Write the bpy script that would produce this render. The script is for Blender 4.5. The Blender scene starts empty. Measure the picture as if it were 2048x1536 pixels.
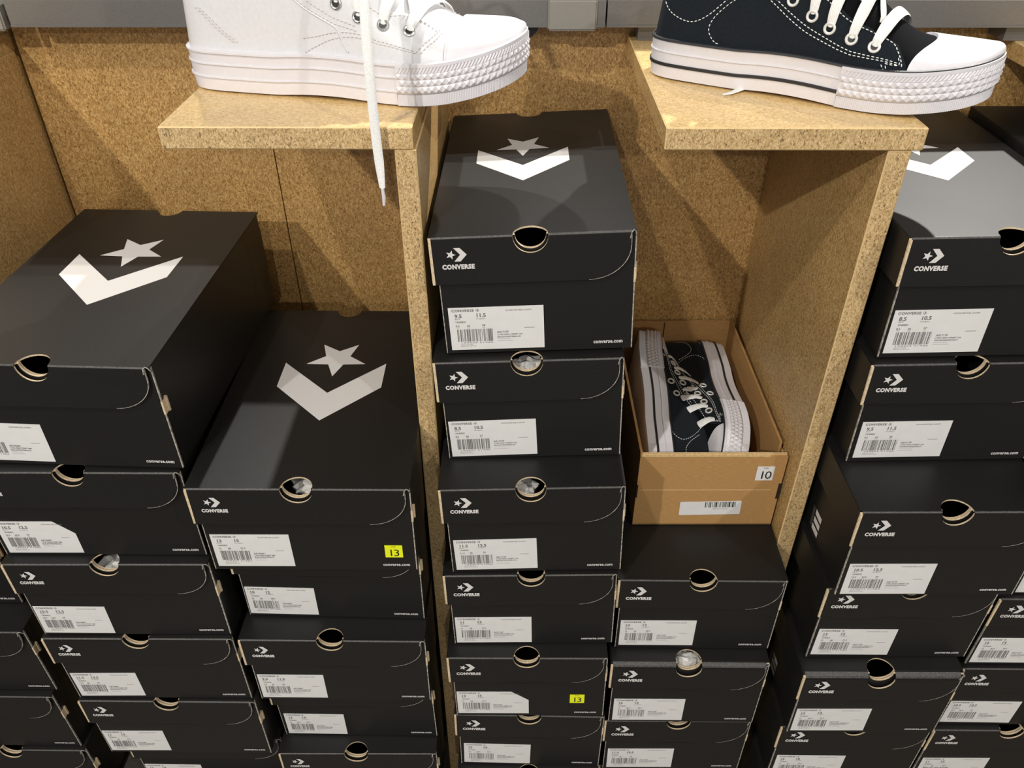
import bpy, bmesh, math, random
from mathutils import Vector, Matrix, Euler
random.seed(7)
SC = bpy.context.scene
COL = SC.collection
Z0 = 1.5                      # height of the lens above the shop floor
# ---------------- camera ----------------
cam_d = bpy.data.cameras.new('camera'); cam = bpy.data.objects.new('camera', cam_d); COL.objects.link(cam)
cam_d.sensor_width = 36.0; cam_d.lens = 1614.1 / 2048 * 36.0; cam_d.clip_start = .02
cam.matrix_world = Matrix.Translation((0, 0, Z0)) @ Matrix.Rotation(math.radians(.6858), 4, 'Z') @ Matrix.Rotation(math.pi/2 - math.radians(36.593), 4, 'X') @ Matrix.Rotation(math.radians(-.1378), 4, 'Z')
SC.camera = cam
# ---------------- exposure, world, shop lights, added front fill ----------------
SC.view_settings.view_transform = 'Standard'; SC.view_settings.look = 'None'
SC.view_settings.gamma = 1.0; SC.view_settings.exposure = -0.07
SC.view_settings.use_curve_mapping = False
w = bpy.data.worlds.new('shop'); SC.world = w; w.use_nodes = True
w.node_tree.nodes['Background'].inputs[0].default_value = (1.0, .97, .93, 1)
w.node_tree.nodes['Background'].inputs[1].default_value = .44
def spot(name, loc, aim, power, size=60, blend=.35, radius=.03, col=(1, .965, .91)):
    d = bpy.data.lights.new(name, 'SPOT'); d.energy = power; d.spot_size = math.radians(size); d.spot_blend = blend
    d.shadow_soft_size = radius; d.color = col
    o = bpy.data.objects.new(name, d); COL.objects.link(o); o.location = loc
    o.rotation_euler = (Vector(aim) - Vector(loc)).to_track_quat('-Z', 'Y').to_euler()
    return o
spot('fill_spot', (-1.55, -1.85, 2.95), (.1, 1.0, 1.0), 205)
spot('fill_spot', (-.75, -.55, 3.05), (.25, .85, .8), 72, 70)
spot('fill_spot', (.35, -2.6, 2.55), (.05, .7, .55), 62, 50)  # frontal fill, added to brighten the lower boxes and their labels
spot('fill_spot', (1.75, -1.2, 3.1), (.3, .9, 1.0), 105)
# lamps of the aisle behind the low display, shining over its rail
spot('aisle_spot', (1.45, 2.55, 3.35), (.3, .7, .9), 500, 50)
spot('aisle_spot', (.15, 2.35, 3.6), (.0, .6, .8), 85, 50)
spot('aisle_spot', (-.75, 2.35, 3.35), (-.2, .7, .8), 115, 50)
# ---------------- helpers ----------------
def link(name, me, parent=None, mats=()):
    o = bpy.data.objects.new(name, me); COL.objects.link(o)
    for m in mats: me.materials.append(m)
    if parent: o.parent = parent
    return o
def mesh(verts, faces, midx=None, smooth=False, name='mesh'):
    me = bpy.data.meshes.new(name); me.from_pydata([tuple(v) for v in verts], [], faces)
    if midx: me.polygons.foreach_set('material_index', midx)
    if smooth: me.polygons.foreach_set('use_smooth', [True] * len(me.polygons))
    me.update()
    if smooth: me.set_sharp_from_angle(angle=math.radians(32))
    return me
def thing(name, label, cat, group=None, loc=(0, 0, 0)):
    o = bpy.data.objects.new(name, None); COL.objects.link(o); o.location = loc; o.empty_display_size = .02
    o['label'] = label; o['category'] = cat
    if group: o['group'] = group
    return o
def tag(o, label, cat, group=None):
    o['label'] = label; o['category'] = cat
    if group: o['group'] = group
    return o
class MB:
    def __init__(s): s.v = []; s.f = []; s.m = []
    def add(s, verts, faces, m=0):
        b = len(s.v); s.v += [tuple(v) for v in verts]; s.f += [[i + b for i in f] for f in faces]
        s.m += (m if isinstance(m, list) else [m] * len(faces))
    def box(s, x0, x1, y0, y1, z0, z1, m=0):
        v = [(x, y, z) for x in (x0, x1) for y in (y0, y1) for z in (z0, z1)]
        s.add(v, [(0,1,3,2),(4,6,7,5),(0,4,5,1),(2,3,7,6),(0,2,6,4),(1,5,7,3)], m)
    def prism(s, poly, A, B, m=0, side=None):
        # poly 2D list; A(u,v)->front 3D, B(u,v)->back 3D ; side: list of material per edge
        n = len(poly)
        s.add([A(*p) for p in poly], [list(range(n))], m)
        s.add([B(*p) for p in poly], [list(range(n))[::-1]], m)
        vs = [A(*p) for p in poly] + [B(*p) for p in poly]
        for i in range(n):
            j = (i + 1) % n
            s.add([vs[i], vs[i + n], vs[j + n], vs[j]], [(0,1,2,3)], side[i] if side else m)
    def tube(s, pts, r, m=0, n=8, flat=None, ups=None, caps=True):
        pts = [Vector(p) for p in pts]; N = len(pts); rings = []
        up = Vector((0, 0, 1))
        for i, p in enumerate(pts):
            t = (pts[min(i+1, N-1)] - pts[max(i-1, 0)]).normalized()
            if ups: up = Vector(ups[i])
            a = t.cross(up)
            if a.length < 1e-4: a = t.cross(Vector((1, 0, 0)))
            a.normalize(); b = a.cross(t).normalized()
            if not ups: up = b
            rr = r[i] if isinstance(r, (list, tuple)) else r
            fl = (flat[i] if isinstance(flat, (list, tuple)) else flat) if flat else rr
            rings.append([p + a * rr * math.cos(2*math.pi*k/n) + b * fl * math.sin(2*math.pi*k/n) for k in range(n)])
        b0 = len(s.v)
        for R_ in rings: s.v += [tuple(q) for q in R_]
        for i in range(N - 1):
            for k in range(n):
                s.f.append([b0+i*n+k, b0+i*n+(k+1)%n, b0+(i+1)*n+(k+1)%n, b0+(i+1)*n+k]); s.m.append(m)
        if caps:
            s.f.append([b0+k for k in range(n)][::-1]); s.m.append(m)
            s.f.append([b0+(N-1)*n+k for k in range(n)]); s.m.append(m)
    def build(s, name, mats, parent=None, smooth=False):
        return link(name, mesh(s.v, s.f, s.m, smooth, name), parent, mats)
def catmull(P, n=8):
    P = [Vector(p) for p in P]; out = []
    for i in range(len(P) - 1):
        a, b, c, d = P[max(i-1, 0)], P[i], P[i+1], P[min(i+2, len(P)-1)]
        for k in range(n):
            t = k / n; out.append(.5*((2*b) + (c-a)*t + (2*a-5*b+4*c-d)*t*t + (3*b-a-3*c+d)*t**3))
    out.append(P[-1]); return out
# ---------------- materials ----------------
def nmat(name, rough=.5, col=(.5,.5,.5), metal=0, spec=.5):
    m = bpy.data.materials.new(name); m.use_nodes = True; b = m.node_tree.nodes['Principled BSDF']
    b.inputs['Base Color'].default_value = (*col, 1); b.inputs['Roughness'].default_value = rough
    b.inputs['Metallic'].default_value = metal; b.inputs['Specular IOR Level'].default_value = spec
    return m, m.node_tree, b
def chip(name, dark, mid, light, scale=1.0, rough=.38, bump=.15, speck=.5):
    m, nt, b = nmat(name, rough)
    N = nt.nodes; L = nt.links
    tc = N.new('ShaderNodeTexCoord')
    n1 = N.new('ShaderNodeTexNoise'); n1.inputs['Scale'].default_value = 330 * scale; n1.inputs['Detail'].default_value = 3; n1.inputs['Distortion'].default_value = 1.6; n1.inputs['Roughness'].default_value = .65
    n2 = N.new('ShaderNodeTexVoronoi'); n2.inputs['Scale'].default_value = 420 * scale; n2.inputs['Randomness'].default_value = 1
    n3 = N.new('ShaderNodeTexNoise'); n3.inputs['Scale'].default_value = 14; n3.inputs['Detail'].default_value = 2
    n4 = N.new('ShaderNodeTexNoise'); n4.inputs['Scale'].default_value = 210 * scale; n4.inputs['Detail'].default_value = 1
    mp = N.new('ShaderNodeMapping'); mp.inputs['Scale'].default_value = (1, 1, .55)
    L.new(tc.outputs['Object'], mp.inputs[0])
    for n in (n1, n2, n4): L.new(mp.outputs[0], n.inputs['Vector'])
    L.new(tc.outputs['Object'], n3.inputs['Vector'])
    sm = N.new('ShaderNodeMath'); sm.operation = 'MULTIPLY_ADD'; sm.inputs[1].default_value = .18
    sep = N.new('ShaderNodeSeparateColor'); L.new(n2.outputs['Color'], sep.inputs[0]); L.new(sep.outputs[0], sm.inputs[0]); L.new(n1.outputs[0], sm.inputs[2])
    r = N.new('ShaderNodeValToRGB'); L.new(sm.outputs[0], r.inputs[0])
    e = r.color_ramp.elements; e[0].position = .36; e[0].color = (*dark, 1); e[1].position = .78; e[1].color = (*light, 1)
    q = e.new(.56); q.color = (*mid, 1)
    r2 = N.new('ShaderNodeValToRGB'); L.new(n4.outputs[0], r2.inputs[0]); e2 = r2.color_ramp.elements
    e2[0].position = .27; e2[0].color = (1-speck, 1-speck, 1-speck, 1); e2[1].position = .36; e2[1].color = (1, 1, 1, 1)
    mx = N.new('ShaderNodeMix'); mx.data_type = 'RGBA'; mx.blend_type = 'MULTIPLY'; mx.inputs[0].default_value = 1
    L.new(r.outputs[0], mx.inputs[6]); L.new(r2.outputs[0], mx.inputs[7])
    r3 = N.new('ShaderNodeMapRange'); r3.inputs[1].default_value = .3; r3.inputs[2].default_value = .7; r3.inputs[3].default_value = .9; r3.inputs[4].default_value = 1.08
    L.new(n3.outputs[0], r3.inputs[0])
    mx2 = N.new('ShaderNodeMix'); mx2.data_type = 'RGBA'; mx2.blend_type = 'MULTIPLY'; mx2.inputs[0].default_value = 1
    L.new(mx.outputs[2], mx2.inputs[6]); L.new(r3.outputs[0], mx2.inputs[7]); L.new(mx2.outputs[2], b.inputs['Base Color'])
    bp = N.new('ShaderNodeBump'); bp.inputs['Strength'].default_value = bump; bp.inputs['Distance'].default_value = .0006
    L.new(n1.outputs[0], bp.inputs['Height']); L.new(bp.outputs[0], b.inputs['Normal'])
    return m
def grain(name, col, rough, var=.15, scale=900, bump=.1, dist=.0004, spec=.5, metal=0, stretch=(1,1,1), sheen=0):
    m, nt, b = nmat(name, rough, col, metal, spec); N = nt.nodes; L = nt.links
    tc = N.new('ShaderNodeTexCoord'); mp = N.new('ShaderNodeMapping'); mp.inputs['Scale'].default_value = stretch
    n = N.new('ShaderNodeTexNoise'); n.inputs['Scale'].default_value = scale; n.inputs['Detail'].default_value = 3
    L.new(tc.outputs['Object'], mp.inputs[0]); L.new(mp.outputs[0], n.inputs['Vector'])
    r = N.new('ShaderNodeValToRGB'); e = r.color_ramp.elements
    e[0].position = .3; e[0].color = (*[c*(1-var) for c in col], 1); e[1].position = .7; e[1].color = (*[min(1, c*(1+var)) for c in col], 1)
    L.new(n.outputs[0], r.inputs[0]); L.new(r.outputs[0], b.inputs['Base Color'])
    bp = N.new('ShaderNodeBump'); bp.inputs['Strength'].default_value = bump; bp.inputs['Distance'].default_value = dist
    L.new(n.outputs[0], bp.inputs['Height']); L.new(bp.outputs[0], b.inputs['Normal'])
    if sheen: b.inputs['Sheen Weight'].default_value = sheen
    return m
M = {}
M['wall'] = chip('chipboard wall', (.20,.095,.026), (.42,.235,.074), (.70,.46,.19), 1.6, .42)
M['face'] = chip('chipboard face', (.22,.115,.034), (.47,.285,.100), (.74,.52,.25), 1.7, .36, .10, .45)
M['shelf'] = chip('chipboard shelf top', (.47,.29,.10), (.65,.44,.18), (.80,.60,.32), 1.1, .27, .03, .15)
M['edge'] = chip('chipboard cut edge', (.22,.125,.045), (.52,.345,.150), (.76,.57,.31), 1.9, .6, .8, .55)
M['chamfer'] = grain('rubbed corner', (.70,.50,.24), .45, .12, 300)
M['gap'] = nmat('dark gap', .9, (.01,.006,.004))[0]
M['card'] = grain('black paperboard', (.0080,.0077,.0073), .46, .30, 1400, .22, .0003, .42)
M['cardtop'] = M['card']
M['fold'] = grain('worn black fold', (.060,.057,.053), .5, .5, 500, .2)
M['scuff'] = grain('pale worn edge', (.36,.33,.28), .7, .6, 260, .2)
M['kraft'] = grain('kraft board edge', (.62,.49,.32), .8, .2, 500, .2)
M['kraftin'] = grain('kraft board inside', (.20,.125,.06), .85, .15, 300, .1)
M['cardboard'] = grain('brown cardboard', (.42,.235,.085), .75, .14, 260, .12, .0004, .3, 0, (.5, .5, 6))
M['cardedge'] = grain('cardboard cut edge', (.60,.42,.20), .8, .2, 400, .3)
M['ink'] = nmat('white print', .6, (.64,.62,.60))[0]
M['paper'] = grain('label paper', (.70,.69,.67), .55, .03, 60, .02)
M['grey'] = nmat('label ink', .6, (.16,.15,.145))[0]
M['pale'] = nmat('faint label ink', .6, (.42,.41,.40))[0]
M['yellow'] = nmat('yellow sticker', .5, (.80,.86,.01))[0]
M['black'] = nmat('black ink', .5, (.012,.012,.012))[0]
M['metal'] = grain('grey powder coated metal', (.165,.160,.152), .38, .12, 1200, .15, .0002, .5, .35)
M['cover'] = grain('light grey metal cover', (.27,.255,.225), .42, .08, 1200, .1, .0002, .5, .3)
M['rubber'] = grain('white rubber', (.68,.66,.685), .42, .02, 200, .03)
M['rubber2'] = grain('white sole rubber', (.73,.705,.725), .36, .02, 200, .03)
M['leather'] = grain('white leather', (.65,.645,.66), .38, .03, 300, .25, .0005)
M['canvas'] = grain('black canvas', (.012,.0155,.020), .9, .35, 1500, .35, .0004, .08, 0, (1,1,1), .04)
M['tongue'] = grain('black tongue cloth', (.006,.006,.007), .95, .3, 1500, .3, .0004, .05)
M['line'] = nmat('black rubber line', .5, (.018,.018,.022))[0]
M['lace'] = grain('white cotton lace', (.82,.815,.79), .8, .10, 900, .5, .0005)
M['thread'] = nmat('white thread', .7, (.74,.76,.74))[0]
M['wthread'] = nmat('off white thread', .7, (.60,.57,.55))[0]
M['eyelet'] = nmat('silver eyelet', .25, (.62,.62,.60), 1.0)[0]
M['weyelet'] = nmat('white painted eyelet', .35, (.72,.70,.66), .2)[0]
M['tissue'] = grain('tissue paper', (.72,.70,.66), .8, .08, 60, .1)
M['plinth'] = grain('dark base board', (.03,.025,.02), .7, .2, 200)
M['floor'] = grain('shop floor', (.16,.13,.10), .5, .2, 20)
# ---------------- writing ----------------
_tc = {}
def text_geo(s, size, bold=0.0, sx=1.0, space=1.0, align='LEFT'):
    key = (s, size, bold, sx, space, align)
    if key in _tc: return _tc[key]
    c = bpy.data.curves.new('t', 'FONT'); c.body = s; c.size = 1.0; c.offset = bold; c.resolution_u = 2
    c.space_character = space; c.align_x = align; c.align_y = 'BOTTOM_BASELINE'
    o = bpy.data.objects.new('t', c); COL.objects.link(o)
    bpy.context.view_layer.update()
    me = o.evaluated_get(bpy.context.evaluated_depsgraph_get()).to_mesh()
    v = [(p.co.x * size * sx, p.co.y * size) for p in me.vertices]; f = [list(p.vertices) for p in me.polygons]
    o.evaluated_get(bpy.context.evaluated_depsgraph_get()).to_mesh_clear()
    bpy.data.objects.remove(o); bpy.data.curves.remove(c)
    _tc[key] = (v, f); return v, f
def write(mb, s, x, z, size, m, width=None, bold=0.0, space=1.0, y=0.0, plane='xz', slant=0.0):
    v, f = text_geo(s, size, bold, 1.0, space)
    if not v: return
    k = 1.0
    if width: k = width / (max(p[0] for p in v) - min(p[0] for p in v))
    mb.add([(x + p[0]*k + slant*p[1], y, z + p[1]) for p in v], f, m)
def bars(mb, x0, x1, z0, z1, m, y, seed=1, n=30, fill=.5):
    r = random.Random(seed); ws = [r.choice((1,1,2,3)) for _ in range(n*2)]; T = sum(ws); x = x0
    for i, wd in enumerate(ws):
        dx = (x1 - x0) * wd / T
        if i % 2 == 0: mb.add([(x, y, z0), (x+dx, y, z0), (x+dx, y, z1), (x, y, z1)], [(0,1,2,3)], m)
        x += dx
def lerp_tab(tab, x):
    if x <= tab[0][0]: return tab[0][1]
    for (a, b), (c, d) in zip(tab, tab[1:]):
        if x <= c:
            f = (x - a) / (c - a); return b + (d - b) * f
    return tab[-1][1]
def smooth_tab(tab, x):
    # monotone-ish cubic through a table
    n = len(tab)
    if x <= tab[0][0]: return tab[0][1]
    if x >= tab[-1][0]: return tab[-1][1]
    i = max(j for j in range(n - 1) if tab[j][0] <= x)
    x0, y0 = tab[i]; x1, y1 = tab[i + 1]; h = x1 - x0
    def sl(j):
        if j <= 0: return (tab[1][1] - tab[0][1]) / (tab[1][0] - tab[0][0])
        if j >= n - 1: return (tab[-1][1] - tab[-2][1]) / (tab[-1][0] - tab[-2][0])
        a = (tab[j][1] - tab[j-1][1]) / (tab[j][0] - tab[j-1][0])
        b = (tab[j+1][1] - tab[j][1]) / (tab[j+1][0] - tab[j][0])
        if a * b <= 0: return 0.0
        return 2 * a * b / (a + b)
    m0, m1 = sl(i), sl(i + 1); t = (x - x0) / h
    return ((2*t**3-3*t*t+1)*y0 + (t**3-2*t*t+t)*h*m0 + (-2*t**3+3*t*t)*y1 + (t**3-t*t)*h*m1)
HALF = [(0,0),(.004,.0125),(.015,.0215),(.04,.0295),(.08,.0345),(.14,.037),(.25,.0395),(.38,.0415),(.5,.0455),(.6,.0495),(.7,.0525),(.78,.0525),(.86,.048),(.92,.0405),(.96,.0305),(.985,.019),(.996,.0095),(1,0)]
class ShoeShape:
    def __init__(s, L=.32, high=False, foxing=.036, spring=.018, wk=1.0):
        s.L = L; s.k = L / .3; s.high = high; s.Hf = foxing; s.spring = spring; s.wk = wk
        if high:
            s.crown = [(0,.15),(.3,.15),(.40,.125),(.48,.104),(.56,.080),(.64,.056),(.72,.037),(.8,.0215),(.86,.0175),(.92,.0135),(.96,.010),(.985,.0065),(.996,.005),(1,0)]
        else:
            s.crown = [(0,.085),(.2,.088),(.36,.100),(.44,.094),(.52,.083),(.6,.061),(.68,.039),(.75,.0245),(.8,.0175),(.86,.0138),(.92,.0105),(.96,.0082),(.985,.007),(.996,.005),(1,0)]
    def half(s, u): return smooth_tab(HALF, u) * s.k * s.wk
    def zb(s, u):
        z = 0.0
        if u > .70: z = s.spring * ((u - .70) / .30) ** 1.7
        if .3 < u < .62: z += .0022 * math.sin(math.pi * (u - .3) / .32)
        return z
    def U(s, u, t):
        wb = max(s.half(u) - .0032, .0); zf = s.zb(u) + s.Hf - .005
        h = smooth_tab(s.crown, u) * s.k + .004
        n = 4.0 if u < .25 else (2.15 if u > .62 else 4.0 - 1.85 * (u - .25) / .37)
        c, sn = math.cos(math.pi * t), math.sin(math.pi * t)
        zr = abs(sn) ** (2 / n)
        tp = .30 if u < .3 else max(0.0, .30 - .9 * (u - .3))
        y = -wb * math.copysign(abs(c) ** (2 / n), c) * (1 - tp * zr)
        x = u * s.L + (.012 * zr if u < .1 else 0) * (1 - u / .1 if u < .1 else 0)
        return (x, y, zf + h * zr)
    def N(s, u, t):
        e = .002
        a = s.U(min(u + e, 1), t); b = s.U(max(u - e, 0), t); c = s.U(u, min(t + e, 1)); d = s.U(u, max(t - e, 0))
        p = [a[i] - b[i] for i in range(3)]; q = [c[i] - d[i] for i in range(3)]
        n = (p[1]*q[2]-p[2]*q[1], p[2]*q[0]-p[0]*q[2], p[0]*q[1]-p[1]*q[0])
        l = math.sqrt(sum(v*v for v in n)) or 1
        n = tuple(v / l for v in n)
        cx = (0, 0, s.Hf)
        pt = s.U(u, t)
        if n[1]*pt[1] + n[2]*(pt[2]-s.Hf+.01) + n[0]*(pt[0]-s.L*.5)*.2 < 0: n = tuple(-v for v in n)
        return n
    def P(s, u, t, off=0.0):
        p = s.U(u, t); n = s.N(u, t)
        return tuple(p[i] + n[i] * off for i in range(3))
    def ring(s, n=150):
        pts = []
        M = 700
        raw = []
        for i in range(M + 1):
            u = .5 - .5 * math.cos(math.pi * i / M); raw.append((u, -s.half(u)))
        for i in range(M - 1, 0, -1):
            u = .5 - .5 * math.cos(math.pi * i / M); raw.append((u, s.half(u)))
        raw.append(raw[0])
        L = [0]
        for a, b in zip(raw, raw[1:]): L.append(L[-1] + math.hypot((b[0]-a[0])*s.L, b[1]-a[1]))
        T = L[-1]; j = 0; out = []
        for i in range(n):
            d = T * i / n
            while L[j + 1] < d: j += 1
            f = (d - L[j]) / (L[j+1] - L[j] + 1e-12)
            out.append((raw[j][0] + (raw[j+1][0]-raw[j][0])*f, raw[j][1] + (raw[j+1][1]-raw[j][1])*f))
        return out, T
    def wall(s, ring, i, h, off=0.0):
        n = len(ring); i = i % n if isinstance(i, int) else i
        i0 = int(math.floor(i)) % n; f = i - math.floor(i); i1 = (i0 + 1) % n
        u = ring[i0][0]*(1-f) + ring[i1][0]*f; y = ring[i0][1]*(1-f) + ring[i1][1]*f
        a, b = ring[(i0 - 1) % n], ring[(i1 + 1) % n]
        tx, ty = (b[0]-a[0])*s.L, b[1]-a[1]; l = math.hypot(tx, ty) or 1
        nx, ny = ty / l, -tx / l
        return (u * s.L + nx * off, y + ny * off, s.zb(u) + h * s.Hf)
# ---------------- shop fixture ----------------
def board(name, x0, x1, y0, y1, z0, z1, mats, parent=None, ch=.0012):
    # chamfered board; mats = (faces, top, front edge, chamfer)
    bm = bmesh.new(); bmesh.ops.create_cube(bm, size=1)
    for v in bm.verts: v.co = Vector(((x0+x1)/2 + v.co.x*(x1-x0), (y0+y1)/2 + v.co.y*(y1-y0), (z0+z1)/2 + v.co.z*(z1-z0)))
    bmesh.ops.bevel(bm, geom=bm.edges[:], offset=ch, segments=1, affect='EDGES')
    for f in bm.faces:
        n = f.normal
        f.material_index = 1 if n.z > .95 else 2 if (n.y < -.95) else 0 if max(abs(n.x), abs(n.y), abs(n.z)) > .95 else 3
    me = bpy.data.meshes.new(name); bm.to_mesh(me); bm.free()
    return link(name, me, parent, mats)
WY = 1.048
BM = (M['face'], M['shelf'], M['edge'], M['chamfer'])
def struct(o): o['kind'] = 'structure'; return o
mb = MB()
for x0, x1 in ((-1.5, -.6315), (-.6255, -.3308), (-.3292, .98), (.9815, 1.9)):
    mb.box(x0, x1, WY, WY + .018, 0, Z0 - .1985, 0)
mb.box(-1.5, 1.9, WY + .018, WY + .03, 0, Z0 - .1985, 1)
struct(mb.build('wall_back', (M['wall'], M['gap'])))
mb = MB(); mb.box(-3, 3, -3, WY + .03, -.05, 0); struct(mb.build('floor', (M['floor'],)))
SZ = Z0 - .2431; ST = .0208
def stand(label, sx0, sx1, dx0, dx1, y0=.708):
    t = thing('display_stand', label, 'display shelf', 'chipboard shelves on upright boards', ((sx0+sx1)/2, y0, .12))
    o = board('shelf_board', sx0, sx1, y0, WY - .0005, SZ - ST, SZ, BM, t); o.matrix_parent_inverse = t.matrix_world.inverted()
    d = board('upright_board', dx0, dx1, y0 + .002, WY - .0005, .12, SZ - ST - .0003, (M['face'], M['face'], M['edge'], M['chamfer']), t)
    for q in (o, d): q.matrix_parent_inverse = Matrix.Translation(-t.location)
    return t
stand('chipboard shelf on upright board holding the white high-top sneaker', -.3237, -.0967, -.1144, -.0945)
stand('chipboard shelf on upright board holding the black low-top sneaker', .1286, .3597, .3302, .3515)
stand('chipboard stand at the far left, mostly out of view beside the back wall seam', -.88, -.6295, -.650, -.6305)
stand('chipboard shelf whose left end shows at the top right corner', .581, .834, .813, .833)
for x0, x1, z in ((-.98, -.651, -1.3045), (-.63, -.1146, -1.2613), (-.0943, .33, -1.3125), (.352, .8125, -1.3155)):
    mb = MB(); mb.box(x0, x1, .60, WY - .001, 0, Z0 + z)
    o = mb.build('base_block', (M['plinth'],)); tag(o, 'dark base board under the lowest shoe boxes', 'base', 'dark base boards under the stacks')
# metal rail along the back wall, above the shelves
mb = MB()
RY = .997; RB = Z0 - .2255; RT = Z0 - .1965
for x0, x1 in ((-.594, .0965), (.0985, .86)):
    mb.box(x0, x1, RY, WY - .001, RB, RT, 0)
    mb.box(x0, x1, RY - .0012, RY, RB, RB + .0025, 0)
t = thing('metal_rail', 'long grey metal rail running across the wall above the shelves', 'rail', None, (0, RY, RB))
o = mb.build('rail_bar', (M['metal'],), t); o.matrix_parent_inverse = Matrix.Translation(-t.location)
for x0, x1, dz in ((.0305, .0865, .0035), (-.66, -.600, .004)):
    bmc = bmesh.new(); bmesh.ops.create_cube(bmc, size=1)
    for v in bmc.verts: v.co = Vector(((x0+x1)/2 + v.co.x*(x1-x0), (RY-.004+WY-.001)/2 + v.co.y*(WY-.001-RY+.004), (RB-dz+RT+.001)/2 + v.co.z*(RT+.001-RB+dz)))
    bmesh.ops.bevel(bmc, geom=bmc.edges[:], offset=.002, segments=3, affect='EDGES')
    me = bpy.data.meshes.new('cover'); bmc.to_mesh(me); bmc.free()
    o = link('joint_cover', me, t, (M['cover'],)); o.matrix_parent_inverse = Matrix.Translation(-t.location); o['label'] = 'paler grey square joint cover'
for x0, x1 in ((.137, .168), (.566, .606)):
    mb = MB(); mb.box(x0, x1, RY + .012, WY - .001, SZ + .0003, RB - .0003)
    o = mb.build('shelf_bracket', (M['metal'],), t); o.matrix_parent_inverse = Matrix.Translation(-t.location)
mb = MB(); mb.tube([(-.006, RY + .02, RB - .001), (-.006, RY + .045, RB - .001)], .027, 0, 32, .0185)
# round grommet behind the rail
o = mb.build('cable_grommet', (M['black'],), t); o.matrix_parent_inverse = Matrix.Translation(-t.location); o['label'] = 'black round grommet under the rail'
# ---------------- black shoe boxes ----------------
def arc(cx, cy, r, a0, a1, n=12): return [(cx + r*math.cos(math.radians(a0+(a1-a0)*i/n)), cy + r*math.sin(math.radians(a0+(a1-a0)*i/n))) for i in range(n+1)]
def star(cx, cy, R, rot=0, k=.40):
    return [(cx + (R if i % 2 == 0 else R*k)*math.cos(math.radians(rot+36*i)), cy + (R if i % 2 == 0 else R*k)*math.sin(math.radians(rot+36*i))) for i in range(10)]
def lid_logo(parent, s, y0, top):
    mb = MB(); dy = y0
    def T(x, y): return (x*s, y*s*1.0 + dy, top)
    def B(x, y): return (x*s, y*s + dy, top - .0002)
    mb.prism([(-.063,.0645),(.0005,0),(.063,.0635),(.063,.113),(0,.052),(-.063,.114)], T, B)
    R = .0385
    mb.prism([(p[0], p[1]) for p in star(0, .124, R, -90, .42)], T, B)
    return mb.build('lid_emblem', (M['ink'],), parent)
def front_logo_mesh():
    mb = MB()
    P = [(-.004,.0092),(.004,.0092),(.0124,0),(.004,-.0092),(-.004,-.0092),(.0040,0)]
    P = [(x*.76-.0005, z*.78) for x, z in P]
    mb.add([(x, 0, z) for x, z in P], [(0,5,2,1),(5,4,3,2)])
    st = star(-.0066, 0, .0050, 0, .42); mb.add([(x, 0, z) for x, z in st], [list(range(10))])
    write(mb, 'CONVERSE', -.0158, -.0151, .0066, 0, .0316, .06, 1.12)
    return mesh(mb.v, mb.f, name='front_emblem')
LOGO = front_logo_mesh(); LOGO.materials.append(M['ink'])
def web_mesh():
    mb = MB(); write(mb, 'converse.com', 0, 0, .0062, 0, .0300, .03, 1.05); return mesh(mb.v, mb.f, name='web_address')
WEB = web_mesh(); WEB.materials.append(M['ink'])
def label_mesh(sz, wz, uk, eu, cm, code, l2, l3, W, torn=0):
    H = .051; mb = MB()
    poly = [(0,0),(W,0),(W,H*(1-.38*torn)),(W*(1-.24*torn) if torn else W,H),(0,H)]
    if not torn: poly = [(0,0),(W,0),(W,H),(0,H)]
    mb.prism(poly, lambda x,z: (x,-.0003,z), lambda x,z: (x,0,z), 0)
    Y = -.00045
    def t(s, x, b, cap, m=1, width=None, bold=.02, sp=1.0): write(mb, s, x*W, H*(1-b), cap*H/.7, m, width*W if width else None, bold, sp, Y)
    t('CONVERSE', .035, .095, .055, 1, .235, .03, 1.1)
    cx, cz = W*.305, H*(1-.068); q = .0017
    mb.add([(cx+x*q, Y, cz+z*q) for x, z in ((-.3,1),(.3,1),(1.1,0),(.3,-1),(-.3,-1),(.5,0))], [(0,5,2,1),(5,4,3,2)], 1)
    mb.add([(cx-.0010+x, Y, cz+z) for x, z in star(0,0,.0009)], [list(range(10))], 1)
    t('converse.com', .60, .105, .05, 1, .27, 0)
    t(sz, .062, .235, .085, 1, None, .03); t(wz, .285, .225, .085, 1, None, .03)
    t('MENS', .062, .28, .03, 2); t('WOMENS', .285, .28, .03, 2)
    t('UNISEX', .068, .355, .042, 1)
    t(uk, .065, .45, .045, 1); t(eu, .185, .45, .045, 1); t(cm, .345, .44, .045, 1)
    t('UK', .075, .485, .022, 2); t('EUR', .185, .485, .022, 2); t('CM', .35, .485, .022, 2)
    bars(mb, W*.075, W*.455, H*.20, H*.495, 1, Y, hash_s(sz+code), 26)
    t('194433 51986', .10, .845, .028, 1, .34, 0)
    t('MADE IN VIETNAM', .10, .885, .02, 2); t('FABRIQUE AU VIETNAM', .10, .92, .02, 2)
    t(code, .50, .615, .045, 1); t(l2, .50, .67, .034, 1, .27); t(l3, .50, .725, .034, 1, .25)
    mb.add([(W*a, Y, H*b) for a, b in ((.5,.235),(.64,.235),(.64,.245),(.5,.245))], [(0,1,2,3)], 2)
    mb.add([(W*a, Y, H*b) for a, b in ((.5,.19),(.66,.19),(.66,.20),(.5,.20))], [(0,1,2,3)], 2)
    mb.add([(W*a, Y, H*b) for a, b in ((.79,.49),(.90,.49),(.90,.50),(.79,.50))], [(0,1,2,3)], 1)
    return mesh(mb.v, mb.f, mb.m, name='size_label')
def hash_s(s): return sum((i+1)*ord(c) for i, c in enumerate(s))
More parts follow.
